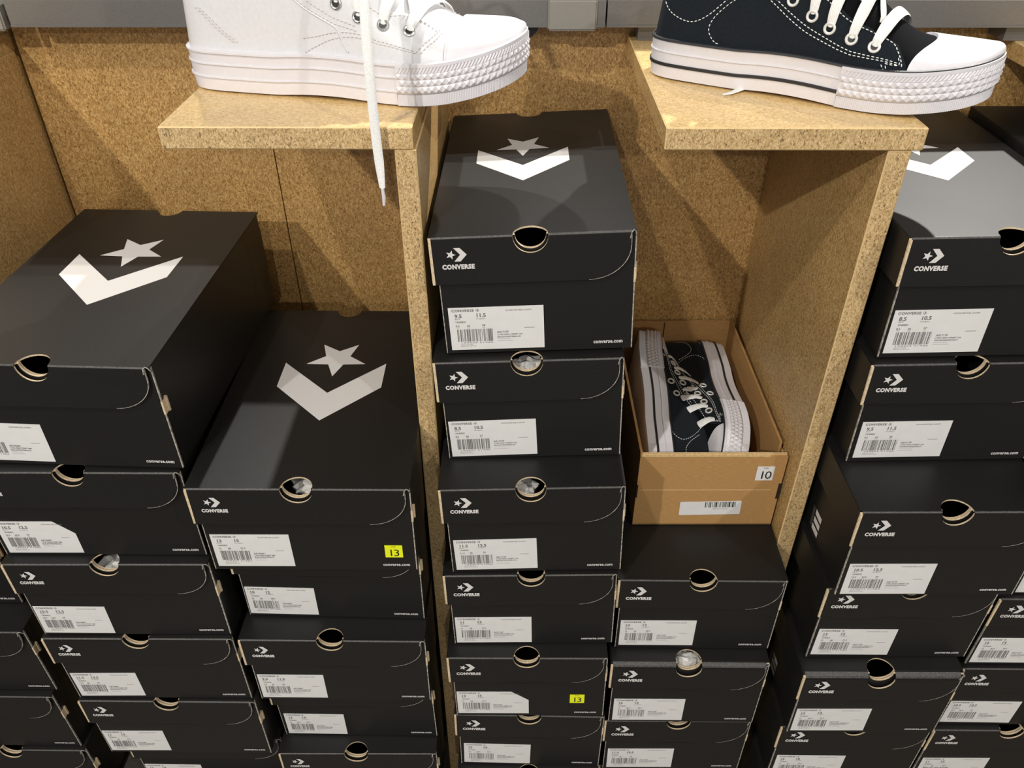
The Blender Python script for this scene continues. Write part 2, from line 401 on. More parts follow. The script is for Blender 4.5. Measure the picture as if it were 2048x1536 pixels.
def sticker(parent, col, num, w=.0195, h=.0192):
    mb = MB(); mb.prism([(0,0),(w,0),(w,h),(0,h)], lambda x,z: (x,-.0003,z), lambda x,z: (x,0,z), 0)
    write(mb, 'SIZE', w*.36, h*.85, h*.12, 1, w*.26, 0, 1, -.00045)
    write(mb, num, w*.15, h*.12, h*.80, 1, None, 0, .80, -.00045)
    return mb.build('size_sticker', (col, M['black']), parent)
def shoe_box(label, x, y, ztop, w, h, L, a, r, info, wide, top=False, fold=.0022, sticker_x=None, torn=0, o=.006, bars_side=None, group='stacked black shoe boxes'):
    rng = random.Random(hash_s(label))
    R = thing('shoe_box', label, 'shoe box', group)
    R.matrix_world = Matrix.Translation((x, y, Z0 + ztop - h)) @ Matrix.Rotation(math.radians(a), 4, 'Z') @ Matrix.Rotation(math.radians(r), 4, 'Y')
    t = .0024; hw = w/2; nb = .0150; hx = rng.uniform(-.002, .002) - o/2
    # body: open tray
    mb = MB(); H = h - .0026
    front = [(-hw,.0004),(hw,.0004),(hw,H)] + arc(hx, H+.001, nb, 0, -180, 14) + [(-hw,H)]
    ne = len(front); side = [0, 2, 1] + [1]*14 + [1, 2][:0] + [1, 2]
    side = side[:ne] + [1]*(ne-len(side))
    mb.prism(front, lambda u,v: (u,0,v), lambda u,v: (u,t,v), 0, side)
    f2 = [(-hw+.004,.002),(hw-.004,.002),(hw-.004,H-.001)] + arc(hx, H+.001, nb+.0008, 0, -180, 14) + [(-hw+.004,H-.001)]
    mb.prism(f2, lambda u,v: (u,t+.0012,v), lambda u,v: (u,t+.0032,v), 1, [1]*len(f2))
    mb.box(-hw, -hw+t, t, L-t, 0, H, 0); mb.box(hw-t, hw, t, L-t, 0, h-.0012, 0)
    mb.box(-hw, hw, L-t, L, 0, H-.018, 0); mb.box(-hw+t, hw-t, t, L-t, 0, t, 3)
    # worn corner lines of bare board on the front upright edges
    mb.box(-hw-.0003, -hw+.0006, -.0002, .0008, .001, H, 2); mb.box(hw-.0007, hw+.0004, -.0002, .0010, .001, h-.003, 2)
    # locking tab pushed through the hinge side
    zt = h - .030 - rng.random()*.012
    mb.box(hw, hw+.0026, .006, .0085, zt-.018, zt, 1); mb.box(hw-.001, hw+.001, -.0006, .006, zt-.018, zt-.002, 1)
    mb.build('box_body', (M['card'], M['kraft'], M['scuff'], M['kraftin']), R)
    # lid: hinged on the right, so it has a left wall and front and back flaps
    mb = MB(); fr = fold; lx0, lx1 = -hw-o, hw; nh = .0168; yf = -.0042; tt = .0018
    yb = L + .003
    topo = [(lx0+.001, yf+fr),] + [(hx - nh, yf+fr)] + arc(hx, yf+fr, nh, 180, 0, 16)[1:] + [(lx1, yf+fr),(lx1, yb)] + arc(hx, yb, nh*.95, 0, -180, 14) + [(lx0+.001, yb)]
    sd = [0, ] + [1]*16 + [0, 0, 0] + [1]*14 + [0, 0]
    sd = sd[:len(topo)] + [0]*(len(topo)-len(sd))
    mb.prism(topo, lambda u,v: (u,v,h), lambda u,v: (u,v,h-tt), 0, sd)
    fh = .0505 if wide != 1 else .050; rc = .040; xr = hw - .0045; xl = lx0 + .0028
    tilt = rng.uniform(0, .0022); bow = rng.uniform(.0, .0016)
    def yy(u, v): return yf - tilt*((h - v)/fh) - bow*math.sin(math.pi*max(0, min(1, (u-xl)/(xr-xl))))*((h-v)/fh)
    zf0 = h - fr; zb0 = h - fh
    dz = rng.uniform(-.0015, .0015)
    corner = [(xr - rc*(1-math.sin(math.radians(90-q))) if False else xr - rc + rc*math.cos(math.radians(q)), zb0 + rc*.88 - rc*.88*math.sin(math.radians(q))) for q in range(0, 91, 9)]
    edge_out = [(xr, zf0)] + corner
    bottom = [(xr - rc - (xr-rc-xl)*i/8, zb0 + dz*i/8) for i in range(1, 9)]
    flap = [(hx - nh, zf0)] + arc(hx, zf0, nh, 180, 360, 16)[1:] + edge_out + bottom + [(xl, zf0)]
    sd = [1]*16 + [0] + [2]*len(corner) + [0]*8 + [2, 0]
    sd = sd[:len(flap)] + [0]*(len(flap)-len(sd))
    n = len(flap)
    # face of the flap as strips so that the bow shows
    mb.prism(flap, lambda u,v: (u, yy(u,v), v), lambda u,v: (u, yy(u,v)+tt, v), 0, sd)
    # thin worn line along the rounded side
    for (p, q) in zip(edge_out, edge_out[1:]):
        cx, cz = xr - rc, zb0 + rc
        def inn(k): return (k[0] - .0005, k[1] + (.0004 if k[1] < zf0 - .004 else 0))
        pi, qi = inn(p), inn(q)
        mb.add([(p[0], yy(*p)-.0001, p[1]), (q[0], yy(*q)-.0001, q[1]), (qi[0], yy(*qi)-.0001, qi[1]), (pi[0], yy(*pi)-.0001, pi[1])], [(0,1,2,3)], 2)
    # rounded fold between top and flap, broken by the finger hole
    for xa, xb in ((xl, hx-nh), (hx+nh, xr)):
        K = 5; pts = []
        for k in range(K+1):
            an = math.pi/2*k/K; pts.append((yf+fr - fr*math.sin(an), h - fr + fr*math.cos(an)))
        for k in range(K):
            (ya, za), (yb_, zb_) = pts[k], pts[k+1]
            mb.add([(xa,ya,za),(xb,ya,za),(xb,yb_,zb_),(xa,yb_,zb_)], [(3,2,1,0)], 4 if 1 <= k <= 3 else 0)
    # left wall of the lid, its folded end bare board
    lw = [(yf+.001, h-.0005),(yf+.0, h-fh+.001),(yf+.004, h-fh-.0005),(yb-.002, h-fh),(yb-.002, h-.0005)]
    mb.prism(lw, lambda u,v: (lx0,u,v), lambda u,v: (lx0+.0026,u,v), 0, [1,1,0,0,0])
    mb.box(lx0+.0003, lx0+.0029, yf-.0008, yf+.001, h-fh, h-.002, 1)
    # back flap
    bk = [(xl, h-fh+.003),(xr-.01, h-fh+.003),(xr, h-.012),(xr, h-.0005),(hx+nh*.95, h-.0005)] + arc(hx, h-.0005, nh*.95, 0, -180, 12)[1:] + [(xl, h-.0005)]
    mb.prism(bk, lambda u,v: (u,yb,v), lambda u,v: (u,yb-.0016,v), 0, [0]*3+[0]+[1]*12+[0]*2)
    # little curl of bare board at the hinge corner
    mb.tube([(hw-.0062,yf-.0003,h-.0075),(hw-.0050,yf-.0006,h-.001),(hw-.0030,yf,h+.0010),(hw-.0012,yf+.001,h-.0008),(hw-.0002,yf+.0035,h-.0065)], .0006, 2, 6)
    lid = mb.build('box_lid', (M['card'], M['kraft'], M['scuff'], M['kraftin'], M['fold']), R)
    e = link('front_emblem', LOGO, lid); e.location = (lx0 + .0272, yy(lx0+.034, h-.028) - .0005, h - .0180); e['label'] = 'white printed emblem and brand word'
    if wide: e.scale = (.88, 1, .92)
    e.rotation_euler = (-math.atan((yy(lx0+.034,h-.04)-yy(lx0+.034,h-.01))/-.03), 0, 0)
    if top: lid_logo(lid, 1.0 if wide else .83, .1085 if wide else .126, h + .0002).location = (-.001 if wide else -.012, 0, 0)
    body = [c for c in R.children if c.name.startswith('box_body')][0]
    if info:
        W = .0860 if wide else .0965
        lm = label_mesh(*info, W, torn); lb = link('size_label', lm, body, (M['paper'], M['grey'], M['pale']))
        lb.location = (-hw + (.002 if not wide else .001) + rng.uniform(0, .004), -.0004, .0045 + rng.uniform(-.002, .002)); lb.rotation_euler = (0, math.radians(rng.uniform(-.8, .8)), 0)
        lb['label'] = 'white printed size label with barcode'
    wb = link('web_address', WEB, body); wb.location = (hw - .0395 + (.002 if wide else 0), -.0004, .0075)
    if sticker_x is not None:
        s = sticker(body, M['yellow'], '13'); s.location = (sticker_x[0], -.0005, sticker_x[1]); s['label'] = 'yellow square sticker reading 13'
    if bars_side:
        mb = MB(); sg = -1 if bars_side == 'left' else 1; X = sg*(hw + .0004)
        for k in range(3):
            z0 = .0335 - k*.0115; mb.add([(X,.0960,z0-.0002),(X,.0770,z0+.0002),(X,.0775,z0+.0085),(X,.0965,z0+.0075)], [(0,1,2,3)])
        mb.add([(X,.0975,.0105),(X,.1035,.0105),(X,.1055,.0400),(X,.0995,.0400)], [(0,1,2,3)], 1)
        mb.build('side_stripes', (M['ink'], M['fold']), body)['label'] = 'three white printed bars'
    return R
LF = ('A01715F', 'CTAS HIGH STREET OX', 'BLACK/WHITE/BLACK'); LG = ('A01717F', 'CTAS HIGH STREET OX', 'WHITE/GARNET/NAVY')
LB = ('A01468C', 'CTAS HIGH STREET MID', 'BLACK/WHITE/BLACK')
SZS = {'8.5':('8.5','10.5','8.5','42','27'),'9.5':('9.5','11.5','9.5','43','28'),'10':('10','12','10','44','28.5'),'10.5':('10.5','12.5','10.5','44.5','29'),'11':('11','13','11','45','29.5'),
       '11.5':('11.5','13.5','11.5','46','30'),'12':('12','14','12','46.5','30.5'),'13':('13','15','13','48','31.5'),'16':('16','18','16','51','34.5')}
def bx(label, x, y, zt, w, h, a, r, size, fam, L=.345, **k):
    h -= .0012
    return shoe_box(label, x, y, zt, w, h, L, a, r, SZS[size] + fam if size else None, fam is LB, **k)
G = 'stacked black shoe boxes'
# far left stack, seen only by its right ends
bx('black shoe box at the left picture edge, highest of the far left stack', -.7820,.697,-.7565,.215,.1365,0,0,None,LB)
bx('black shoe box at the left picture edge, second down in the far left stack', -.7620,.654,-.8935,.215,.137,0,.1,None,LB)
bx('black shoe box at the left picture edge, third down in the far left stack', -.7680,.647,-1.031,.215,.136,0,.3,None,LB)
bx('black shoe box cut off by the bottom left corner, lowest of the far left stack', -.7620,.644,-1.1675,.215,.1365,0,0,None,LB)
# wide boxes left of the first upright
bx('black shoe box with white star lid, topmost at far left, its right side showing', -.469,.634,-.448,.226,.1345,-2.0,0,'9.5',LB,top=True)
bx('black shoe box, second down at far left, its size label torn at one corner', -.477,.628,-.5830,.231,.1335,.5,.3,'10.5',LB,torn=1)
bx('black shoe box, third down in the far left stack, pale paper in finger hole', -.4745,.618,-.7165,.230,.1355,1.0,.6,'10.5',LB)
bx('black shoe box fourth from top of the left stack, label 11.5', -.474,.616,-.8525,.231,.1350,.4,.2,'11.5',LB)
bx('black shoe box fifth from top of the left stack, label 11', -.472,.615,-.9882,.231,.1360,.1,.2,'11',LB)
bx('black shoe box sixth from top of the left stack, tucked back at the bottom edge', -.462,.640,-1.1245,.224,.1367,0,0,'12',LB)
bx('black shoe box with white star lid and a yellow 13 sticker on its front', -.2285,.605,-.583,.227,.1300,.6,.5,'13',LB,top=True,sticker_x=(.080,.022))
bx('black shoe box set back under the star-lidded box with the yellow sticker', -.2300,.644,-.7135,.221,.1352,-.6,.5,'10',LB)
bx('black shoe box, third down left of the first wooden upright, finger hole open', -.2300,.613,-.8492,.225,.1342,.2,.4,'9.5',LB)
bx('black shoe box, fourth down left of the first wooden upright, set back', -.2290,.641,-.9837,.221,.1360,-.4,-.7,'12',LB)
bx('black shoe box at the bottom edge left of the first upright, fifth down', -.2290,.617,-1.120,.221,.1412,.5,.1,None,LB)
# narrow boxes right of the first upright
bx('black shoe box with white star lid, topmost of the middle stack, label 9.5', .020,.698,-.3395,.192,.1365,-.2,-2.7,'9.5',LF,top=True)
bx('black shoe box, second down in the middle stack, label 8.5', .017,.688,-.4775,.193,.1370,-.1,-2.35,'8.5',LF)
bx('black shoe box third from top of the middle stack, label 11.5, standing forward', .021,.641,-.6145,.199,.1400,.1,-1.9,'11.5',LF)
bx('black shoe box fourth from top of the middle stack, label 11, set back', .019,.639,-.7550,.202,.1380,.1,-1.3,'11',LF)
bx('plain-lidded black shoe box with a yellow 13 sticker, fifth down in middle stack', .0160,.621,-.8935,.200,.1375,-.3,-.9,'13',LF,sticker_x=(.054,.032),torn=1)
bx('black shoe box sixth from top of the middle stack, label 12', .0175,.625,-1.0315,.202,.1368,-.3,.4,'12',LF)
bx('black shoe box at the bottom edge of the middle stack, only its top rim showing', .0180,.612,-1.1685,.202,.1438,0,0,None,LF)
bx('black shoe box directly under the open brown carton, label 10', .2268,.648,-.7735,.200,.1400,-.2,-.2,'10',LF,bars_side='right')
bx('black shoe box two below the open brown carton, glossy front fold, label 12', .2260,.627,-.9138,.200,.1392,-.1,-.1,'12',LF,fold=.0075,bars_side='right')
bx('black shoe box three below the open brown carton, set back, label 11.5', .2278,.632,-1.0533,.201,.1352,.1,-.1,'11.5',LF)
bx('black shoe box at the bottom edge under the open brown carton stack', .2278,.640,-1.1888,.201,.1235,0,0,None,LF)
# narrow boxes right of the second upright
bx('black shoe box with brightly lit grey lid at upper right, label 8.5', .4645,.686,-.334,.196,.1380,1.0,-.9,'8.5',LG,top=True)
bx('black shoe box second from top right of the second upright, label 9.5', .4645,.679,-.4725,.198,.1362,.9,-.9,'9.5',LG)
bx('black shoe box third from top right of the second upright, jutting forward, label 10.5', .4635,.604,-.6090,.202,.1390,.4,-.3,'10.5',LG,bars_side='left')
bx('black shoe box fourth from top right of the second upright, set back, label 13', .4625,.618,-.7485,.199,.1380,.6,0,'13',LG)
bx('black shoe box fifth from top right of the second upright, glossy front fold, label 12', .4580,.596,-.8868,.194,.1366,0,-.4,'12',LG,fold=.0085,bars_side='left')
bx('black shoe box sixth down right of the second upright, cut by bottom edge', .4620,.608,-1.0238,.201,.1365,0,0,'16',LG)
bx('black shoe box lowest right of the second upright, below the picture edge', .4620,.615,-1.1608,.201,.1542,0,0,None,LG)
bx('dark-lidded black shoe box at upper right, higher than the lid beside it', .6735,.690,-.325,.207,.1860,0,0,None,LG,L=.335)
bx('black shoe box second down at the right picture edge, almost out of view', .7000,.650,-.5115,.213,.1370,0,0,None,LG)
bx('black shoe box at right edge, only a sliver of its white label showing', .7000,.637,-.6490,.213,.1360,0,0,'11',LG)
bx('black shoe box at the right picture edge, label 12, partly cut off', .6880,.633,-.7855,.213,.1370,0,.4,'12',LG)
bx('black shoe box low at the right picture edge, label 10.5', .6900,.631,-.9230,.213,.1365,0,0,'10.5',LG)
bx('black shoe box in the bottom right corner, finger hole showing, label 11', .6920,.626,-1.0600,.213,.1365,0,0,'11',LG)
bx('black shoe box under the bottom right corner, out of view', .6920,.630,-1.1970,.213,.1185,0,0,None,LG)
# ---------------- sneakers ----------------
def grid(mb, rows, m=0, flip=False, close=False):
    b = len(mb.v); n = len(rows[0])
    for r in rows: mb.v += [tuple(p) for p in r]
    for i in range(len(rows)-1):
        for k in range(n if close else n-1):
            k2 = (k+1) % n; q = [b+i*n+k, b+(i+1)*n+k, b+(i+1)*n+k2, b+i*n+k2]
            mb.f.append(q[::-1] if flip else q); mb.m.append(m)
def ucos(a, b, n): return [a + (b-a)*(.5-.5*math.cos(math.pi*i/n)) for i in range(n+1)]
def build_sneaker(root, white):
    S = ShoeShape(L=.333, high=True, foxing=.0385, spring=.019, wk=1.04) if white else ShoeShape(L=.318, high=False, foxing=.037, spring=.014)
    NR = 160; ring, T = S.ring(NR); up = M['leather'] if white else M['canvas']
    ub = .655 if white else .60            # where the toe bumper begins
    # outsole
    mb = MB()
    prof = [(0,-.012),(0,-.003),(.03,.0006),(.30,.0016),(.335,.0016)]
    grid(mb, [[S.wall(ring,i,h,o) for i in range(NR)] for h,o in prof], 0, False, True)
    b = len(mb.v); mb.v += [(S.wall(ring,i,0,-.012)[0], S.wall(ring,i,0,-.012)[1], S.wall(ring,i,0,0)[2]) for i in range(NR)]
    mid = [(ring[i][0]*S.L, 0, S.zb(ring[i][0])) for i in range(NR)]
    grid(mb, [[S.wall(ring,i,0,-.012) for i in range(NR)], mid], 0, True, True)
    mb.build('outsole', (M['rubber2'],), root, True)
    # foxing band with raised lines
    mb = MB(); g = .0016
    if white: prof = [(.335,.0016),(.345,.0030),(.375,.0030),(.385,g),(.66,g),(.67,.0029),(.70,.0029),(.71,g),(.93,g),(.945,.0032),(.99,.0032),(1.01,.001),(1.0,-.004)]
    else: prof = [(.335,.0016),(.36,.0022),(.42,.0022),(.43,g),(.68,g),(.69,.0027),(.715,.0027),(.725,g),(.96,g),(.985,.002),(1.0,.001),(1.0,-.004)]
    grid(mb, [[S.wall(ring,i,h,o) for i in range(NR)] for h,o in prof], 0, False, True)
    mb.build('foxing_band', (M['rubber'],), root, True)
    i0 = next(i for i in range(NR) if ring[i][0] >= ub); i1 = NR - i0
    if not white:
        mb = MB()
        idx = [i % NR for i in range(i1, NR + i0 + 1)]
        grid(mb, [[S.wall(ring,i,h,o) for i in idx] for h,o in [(.345,.0015),(.35,.0029),(.425,.0029),(.43,.0015)]])
        mb.build('sole_stripe', (M['line'],), root, True)['label'] = 'black rubber stripe'
        mb = MB()
        grid(mb, [[S.wall(ring,i,h,o) for i in range(NR)] for h,o in [(.975,.0018),(.98,.0026),(1.035,.0022),(1.05,.0004)]], 0, False, True)
        mb.build('edge_piping', (M['line'],), root, True)
    # toe bumper: band, pyramids, ribs
    mb = MB(); n = 46
    def Wf(a, h, off): return S.wall(ring, i0 + (i1-i0)*a, h, off)
    rows = [.30,.34,.50,.66,.82,.95,.99]; base = .0034
    cols = [k/n for k in range(n+1)]
    def flat(h0, h1, o0, o1, step=1):
        for k in range(n*step):
            a, c = k/n/step, (k+1)/n/step
            mb.add([Wf(a,h0,o0),Wf(c,h0,o0),Wf(c,h1,o1),Wf(a,h1,o1)], [(0,1,2,3)])
    flat(.0,.03,-.001,.0022); flat(.30,.335,base-.0012,base)
    K = 4                                                   # fine ribs on the lower band
    for k in range(n*K):
        a, c = k/n/K, (k+1)/n/K; m_ = (a+c)/2
        mb.add([Wf(a,.03,.0022),Wf(m_,.03,.0028),Wf(c,.03,.0022),Wf(c,.30,base-.0012),Wf(m_,.30,base-.0006),Wf(a,.30,base-.0012)], [(0,1,4,5),(1,2,3,4)])
    for r in range(3):
        h0, h1 = .335+.155*r, .335+.155*(r+1)
        sh = .5*(r % 2)/n
        for k in range(n):
            a, c = k/n + sh, min(1, (k+1)/n + sh)
            if k == 0 and sh: mb.add([Wf(0,h0,base),Wf(a,h0,base),Wf(a,h1,base),Wf(0,h1,base)], [(0,1,2,3)])
            mb.add([Wf(a,h0,base),Wf(c,h0,base),Wf(c,h1,base),Wf(a,h1,base),Wf((a+c)/2,(h0+h1)/2,base+.0022)], [(0,1,4),(1,2,4),(2,3,4),(3,0,4)])
    for k in range(n*2):                                    # slanted ribs above the pyramids
        a, c = k/n/2, (k+1)/n/2; m_ = (a+c)/2; s_ = .5/n
        mb.add([Wf(a,.80,base),Wf(m_,.80,base+.0010),Wf(c,.80,base),Wf(min(1,c+s_),.925,base),Wf(min(1,m_+s_),.925,base+.0010),Wf(min(1,a+s_),.925,base)], [(0,1,4,5),(1,2,3,4)])
    flat(.80,.925,base-.0002,base-.0002); flat(.925,1.0,base,.0034); flat(1.0,1.02,.0034,.0005)
    for a in (0, 1):
        mb.add([Wf(a,.0,0),Wf(a,.03,.0022),Wf(a,.335,base),Wf(a,1.0,base),Wf(a,1.0,.0005),Wf(a,.0,-.001)], [tuple(range(6))])
    mb.build('toe_bumper', (M['rubber'],), root)['label'] = 'ribbed white rubber toe bumper with small pyramids'
    # upper shell
    mb = MB(); us = ucos(0, 1, 90); NT = 48; ts = [i/NT for i in range(NT+1)]
    zc = S.Hf + (.125 if white else .052)
    pts = [[S.U(u,t) for t in ts] for u in us]
    b = len(mb.v)
    for r in pts: mb.v += r
    W_ = NT+1
    for i in range(90):
        for k in range(NT):
            if us[i] < .36 and min(pts[i][k][2], pts[i][k+1][2], pts[i+1][k][2], pts[i+1][k+1][2]) > zc + .012*math.cos(us[i]/.36*math.pi): continue
            mb.f.append([b+i*W_+k, b+(i+1)*W_+k, b+(i+1)*W_+k+1, b+i*W_+k+1]); mb.m.append(0)
    o = mb.build('upper', (M['leather'] if white else M['tongue'],), root, True)
    md = o.modifiers.new('thick', 'SOLIDIFY'); md.thickness = .0016; md.offset = -1
    # overlays on the upper
    def overlay(name, u0, u1, tf, off, mat, nu=60, nt=22, t0=.0):
        mb = MB()
        for side in (0, 1):
            rows = []
            for u in ucos(u0, u1, nu):
                tm = tf(u); r = []
                for k in range(nt+1):
                    t = t0 + (tm - t0)*(k/nt)**1.4
                    tt = 1-t if side else t
                    r.append(S.P(u, tt, off))
                r.append(S.P(u, (1-tm-.002) if side else tm+.002, off*.9)); r.append(S.P(u, (1-tm) if side else tm, -.0003))
                rows.append(r)
            grid(mb, rows, 0, bool(side))
            for e in (rows[0], rows[-1]):
                u = u0 if e is rows[0] else u1
                low = [S.P(u, (1-(t0+(tf(u)-t0)*(k/nt)**1.4)) if side else t0+(tf(u)-t0)*(k/nt)**1.4, -.0003) for k in range(nt+1)]
                grid(mb, [e[:nt+1], low])
        return mb.build(name, (mat,), root, True)
    if white:
        thr = [(.0,.32),(.30,.24),(.45,.19),(.56,.20),(.636,.224),(.687,.284),(.738,.318),(.78,.30),(.81,.20),(.82,.05)]
        overlay('quarter_panel', .012, .80, lambda u: smooth_tab(thr, u), .0014, up)
        cap = lambda t: .808 + .012*math.sin(math.pi*t)**2
    else:
        thr = [(.0,.20),(.30,.19),(.45,.18),(.578,.184),(.653,.224),(.727,.244),(.75,.188),(.768,.11),(.778,.03)]
        q = overlay('quarter_panel', .012, .778, lambda u: smooth_tab(thr, u), .0012, up, 90)
        # raised front quarter: starts at the curved seam behind the arch
        sm = [(0,.246),(.008,.222),(.030,.204),(.072,.235),(.12,.27),(.2,.30)]
        mb = MB()
        for side in (0, 1):
            rows = []
            for k in range(23):
                t = (k/22)**1.6*.165; us0 = smooth_tab(sm, t); r = []
                for j in range(31):
                    u = us0 + (.74-us0)*(j/30); tt = min(t, smooth_tab(thr, u)-.004); r.append(S.P(u, 1-tt if side else tt, .0012 + .0011*min(1, j*1.2)*(1-j/30)**.5))
                rows.append(r)
            grid(mb, rows, 0, not side)
        mb.build('front_panel', (up,), root, True)
        cap = lambda t: .775 + .052*math.sin(math.pi*t)**3
    mb = MB(); rows = []
    for k in range(49):
        t = k/48; u0 = cap(t); r = [S.P(u0, t, -.0004), S.P(u0+.001, t, .0026)]
        for j in range(1, 25): r.append(S.P(u0 + (.999-u0)*math.sin(math.pi/2*j/24), t, .0028))
        rows.append(r)
    grid(mb, rows, 0, False)
    mb.build('toe_cap', (M['rubber'],), root, True)['label'] = 'smooth white rubber toe cap'
    # stitching
    def path(P): return [(p.x, max(.002, p.y)) for p in catmull([(a, b, 0) for a, b in P], 24)]
    def stitch(P, off=.0026, ln=.0026, gap=.0014, r=.00045, shift=(0, 0)):
        for side in (0, 1):
            mb = MB(); pp = [(u+shift[0], t+shift[1]) for u, t in path(P)]
            X = [Vector(S.P(u, 1-t if side else t, off)) for u, t in pp]
            cum = [0]
            for a, c in zip(X, X[1:]): cum.append(cum[-1] + (c-a).length)
            def at(d):
                j = max(0, min(len(cum)-2, next((i for i in range(len(cum)-1) if cum[i+1] >= d), len(cum)-2)))
                return X[j].lerp(X[j+1], (d-cum[j])/(cum[j+1]-cum[j]+1e-9))
            d = 0
            while d + ln < cum[-1]:
                a, c = at(d), at(d+ln); m_ = (a+c)/2
                mb.tube([a, a.lerp(c,.25), m_, a.lerp(c,.75), c], [r*.5, r, r*1.1, r, r*.5], 0, 5); d += ln + gap
            mb.build('stitching', (M['wthread'] if white else M['thread'],), root, True)
    if white:
        hi = [(.396,.001),(.443,.010),(.491,.027),(.536,.047),(.595,.072),(.652,.086),(.725,.088)]
        stitch(hi, .002); stitch([(a, b+.010) for a, b in hi], .002)
        stitch([(.725,.088),(.762,.212),(.78,.31)], .002); stitch([(.738,.088),(.775,.212),(.79,.30)], .002)
        he = [(.075,.02),(.11,.012),(.14,.006),(.17,.003),(.188,.001)]; stitch(he, .0024); stitch([(a+.012, b) for a, b in he], .0024)
        sm_ = [(.35,.06),(.383,.056),(.425,.053),(.466,.054),(.50,.057),(.56,.075)]; stitch(sm_, .002); stitch([(a, b+.012) for a, b in sm_], .002)
        th = [(u, t-.02) for u, t in thr if .3 <= u <= .79]; stitch(th, .002)
    else:
        db = [(.30,.11),(.363,.082),(.431,.059),(.497,.048),(.574,.054),(.647,.073),(.716,.093),(.755,.088)]
        stitch(db, .0029); stitch([(a, b+.013) for a, b in db], .0029)
        stitch([(.024,.070),(.04,.045),(.076,.028),(.139,.020),(.192,.036),(.244,.075)], .0019)
        stitch([(.285,.085),(.222,.042),(.200,.022),(.197,.011),(.212,.004),(.236,.001)], .0021)
        stitch([(.50,.165),(.578,.168),(.653,.206),(.715,.226),(.738,.185),(.757,.11),(.762,.05)], .0028)
        for dx in (0, .012): stitch([(.706+dx,.070),(.718+dx*.6,.035),(.722+dx,.012)], .0027)
        stitch([(.745,.140),(.752,.09),(.715,.082)], .003)
    if white:                                              # folded seam of the high quarter
        mb = MB(); P = [(.34,.066),(.383,.054),(.425,.050),(.466,.050),(.497,.050),(.508,.042),(.516,.030),(.53,.014)]
        for side in (0, 1):
            X = [S.P(u, 1-t if side else t, .0018) for u, t in path(P)]
            mb = MB(); mb.tube(X, .0009, 0, 6); mb.build('quarter_seam', (M['leather'],), root, True)
    # eyelets and laces
    if white: ey = [(.385,.115),(.445,.108),(.505,.106),(.566,.120),(.634,.162),(.703,.198)]
    else: ey = [(.31,.112),(.370,.108),(.430,.103),(.493,.092),(.548,.094),(.612,.122),(.676,.149)]
    for side in (0, 1):
        for (u, t) in ey + ([(.475,.030),(.545,.030)] if side and not white else []):
            tt = 1-t if side else t
            c = Vector(S.P(u, tt, .0022)); nn = Vector(S.N(u, tt)); a = nn.orthogonal().normalized(); bb = nn.cross(a)
            mb = MB(); rr = .0043; K = 20
            rows = [[c + (a*math.cos(2*math.pi*i/K)+bb*math.sin(2*math.pi*i/K))*(rr + .0013*math.cos(q)) + nn*(.0011*math.sin(q)) for i in range(K)] for q in [math.pi*2*j/8 for j in range(9)]]
            grid(mb, rows, 0, False, True)
            bC = [c + (a*math.cos(2*math.pi*i/K)+bb*math.sin(2*math.pi*i/K))*rr - nn*.0004 for i in range(K)]
            mb.add(bC, [list(range(K))], 1)
            mb.build('eyelet', (M['eyelet'] if white else M['weyelet'], M['black']), root, True)
    mb = MB()
    def lace(u0, t0, u1, t1, lift, w=.0042):
        P = []; Un = []; n = 18
        for k in range(n+1):
            f = k/n; u = u0+(u1-u0)*f; t = t0+(t1-t0)*f
            e = math.sin(math.pi*f)
            off = -.0012 if k in (0, n) else .0028 + lift*e**.6
            P.append(S.P(u, t, off)); Un.append(S.N(u, t))
        P[0] = S.P(u0, t0, .0005); P[-1] = S.P(u1, t1, .0005)
        ws = [w*.62]+[w*min(1, .68+.1*k) for k in range(1, n)]+[w*.62]
        ws = [min(ws[k], ws[n-k]) for k in range(n+1)]
        mb.tube(P, ws, 0, 10, .0011, Un)
    for k in range(len(ey)-1):
        (a, b_), (c, d) = ey[k], ey[k+1]
        lace(a, b_, a + (c-a)*.5, 1-b_, .0042, .0056); lace(a, .70, c, .31, .0006, .0036)
    lace(ey[-1][0], ey[-1][1], ey[-1][0]+.055, 1-ey[-1][1], .0034, .0056)
    if not white:
        pass
    mb.build('shoelace', (M['lace'],), root, True)
    if not white:
        mb = MB()                                       # heel strip
        mb.build if False else None
    return S
def sneaker(label, white, loc, yaw, cat='sneaker'):
    r = thing('sneaker', label, cat); build_sneaker(r, white)
    r.location = loc; r.rotation_euler = (0, 0, yaw); return r
ws = sneaker('white leather high-top sneaker with a long hanging lace on the left shelf', True, (-.327, .855, SZ + .0006), math.radians(-8))
bs = sneaker('black canvas low-top sneaker with white toe cap on the right shelf', False, (.1425, .897, SZ + .0006), math.radians(-26.5))
# the white sneaker's untied lace: over the throat, then straight down past the shelf edge
mb = MB()
P = [(-.150,.800,SZ+.150),(-.1420,.775,SZ+.170),(-.1345,.742,SZ+.160),(-.1290,.716,SZ+.120),(-.1280,.702,SZ+.06),(-.1275,.6985,SZ-.00),(-.1268,.6975,SZ-.030),(-.1262,.6965,SZ-.052)]
PP = catmull(P, 10); n = len(PP)
wd = [.0042 - .0016*max(0, (i/n-.84)/.16) for i in range(n)]
mb.tube(PP, wd, 0, 10, .0011, [(.15*math.sin(i*.16),-1,0) for i in range(n)])
e0 = PP[-1]; mb.tube([e0, e0+Vector((.0006,0,-.009)), e0+Vector((-.0001,0,-.017))], [.0016,.0018,.0013], 1, 8)
o = mb.build('hanging_lace', (M['lace'], M['rubber']), ws, True); o.matrix_parent_inverse = ws.matrix_world.inverted() if False else (Matrix.Translation(ws.location) @ Matrix.Rotation(math.radians(-8), 4, 'Z')).inverted()
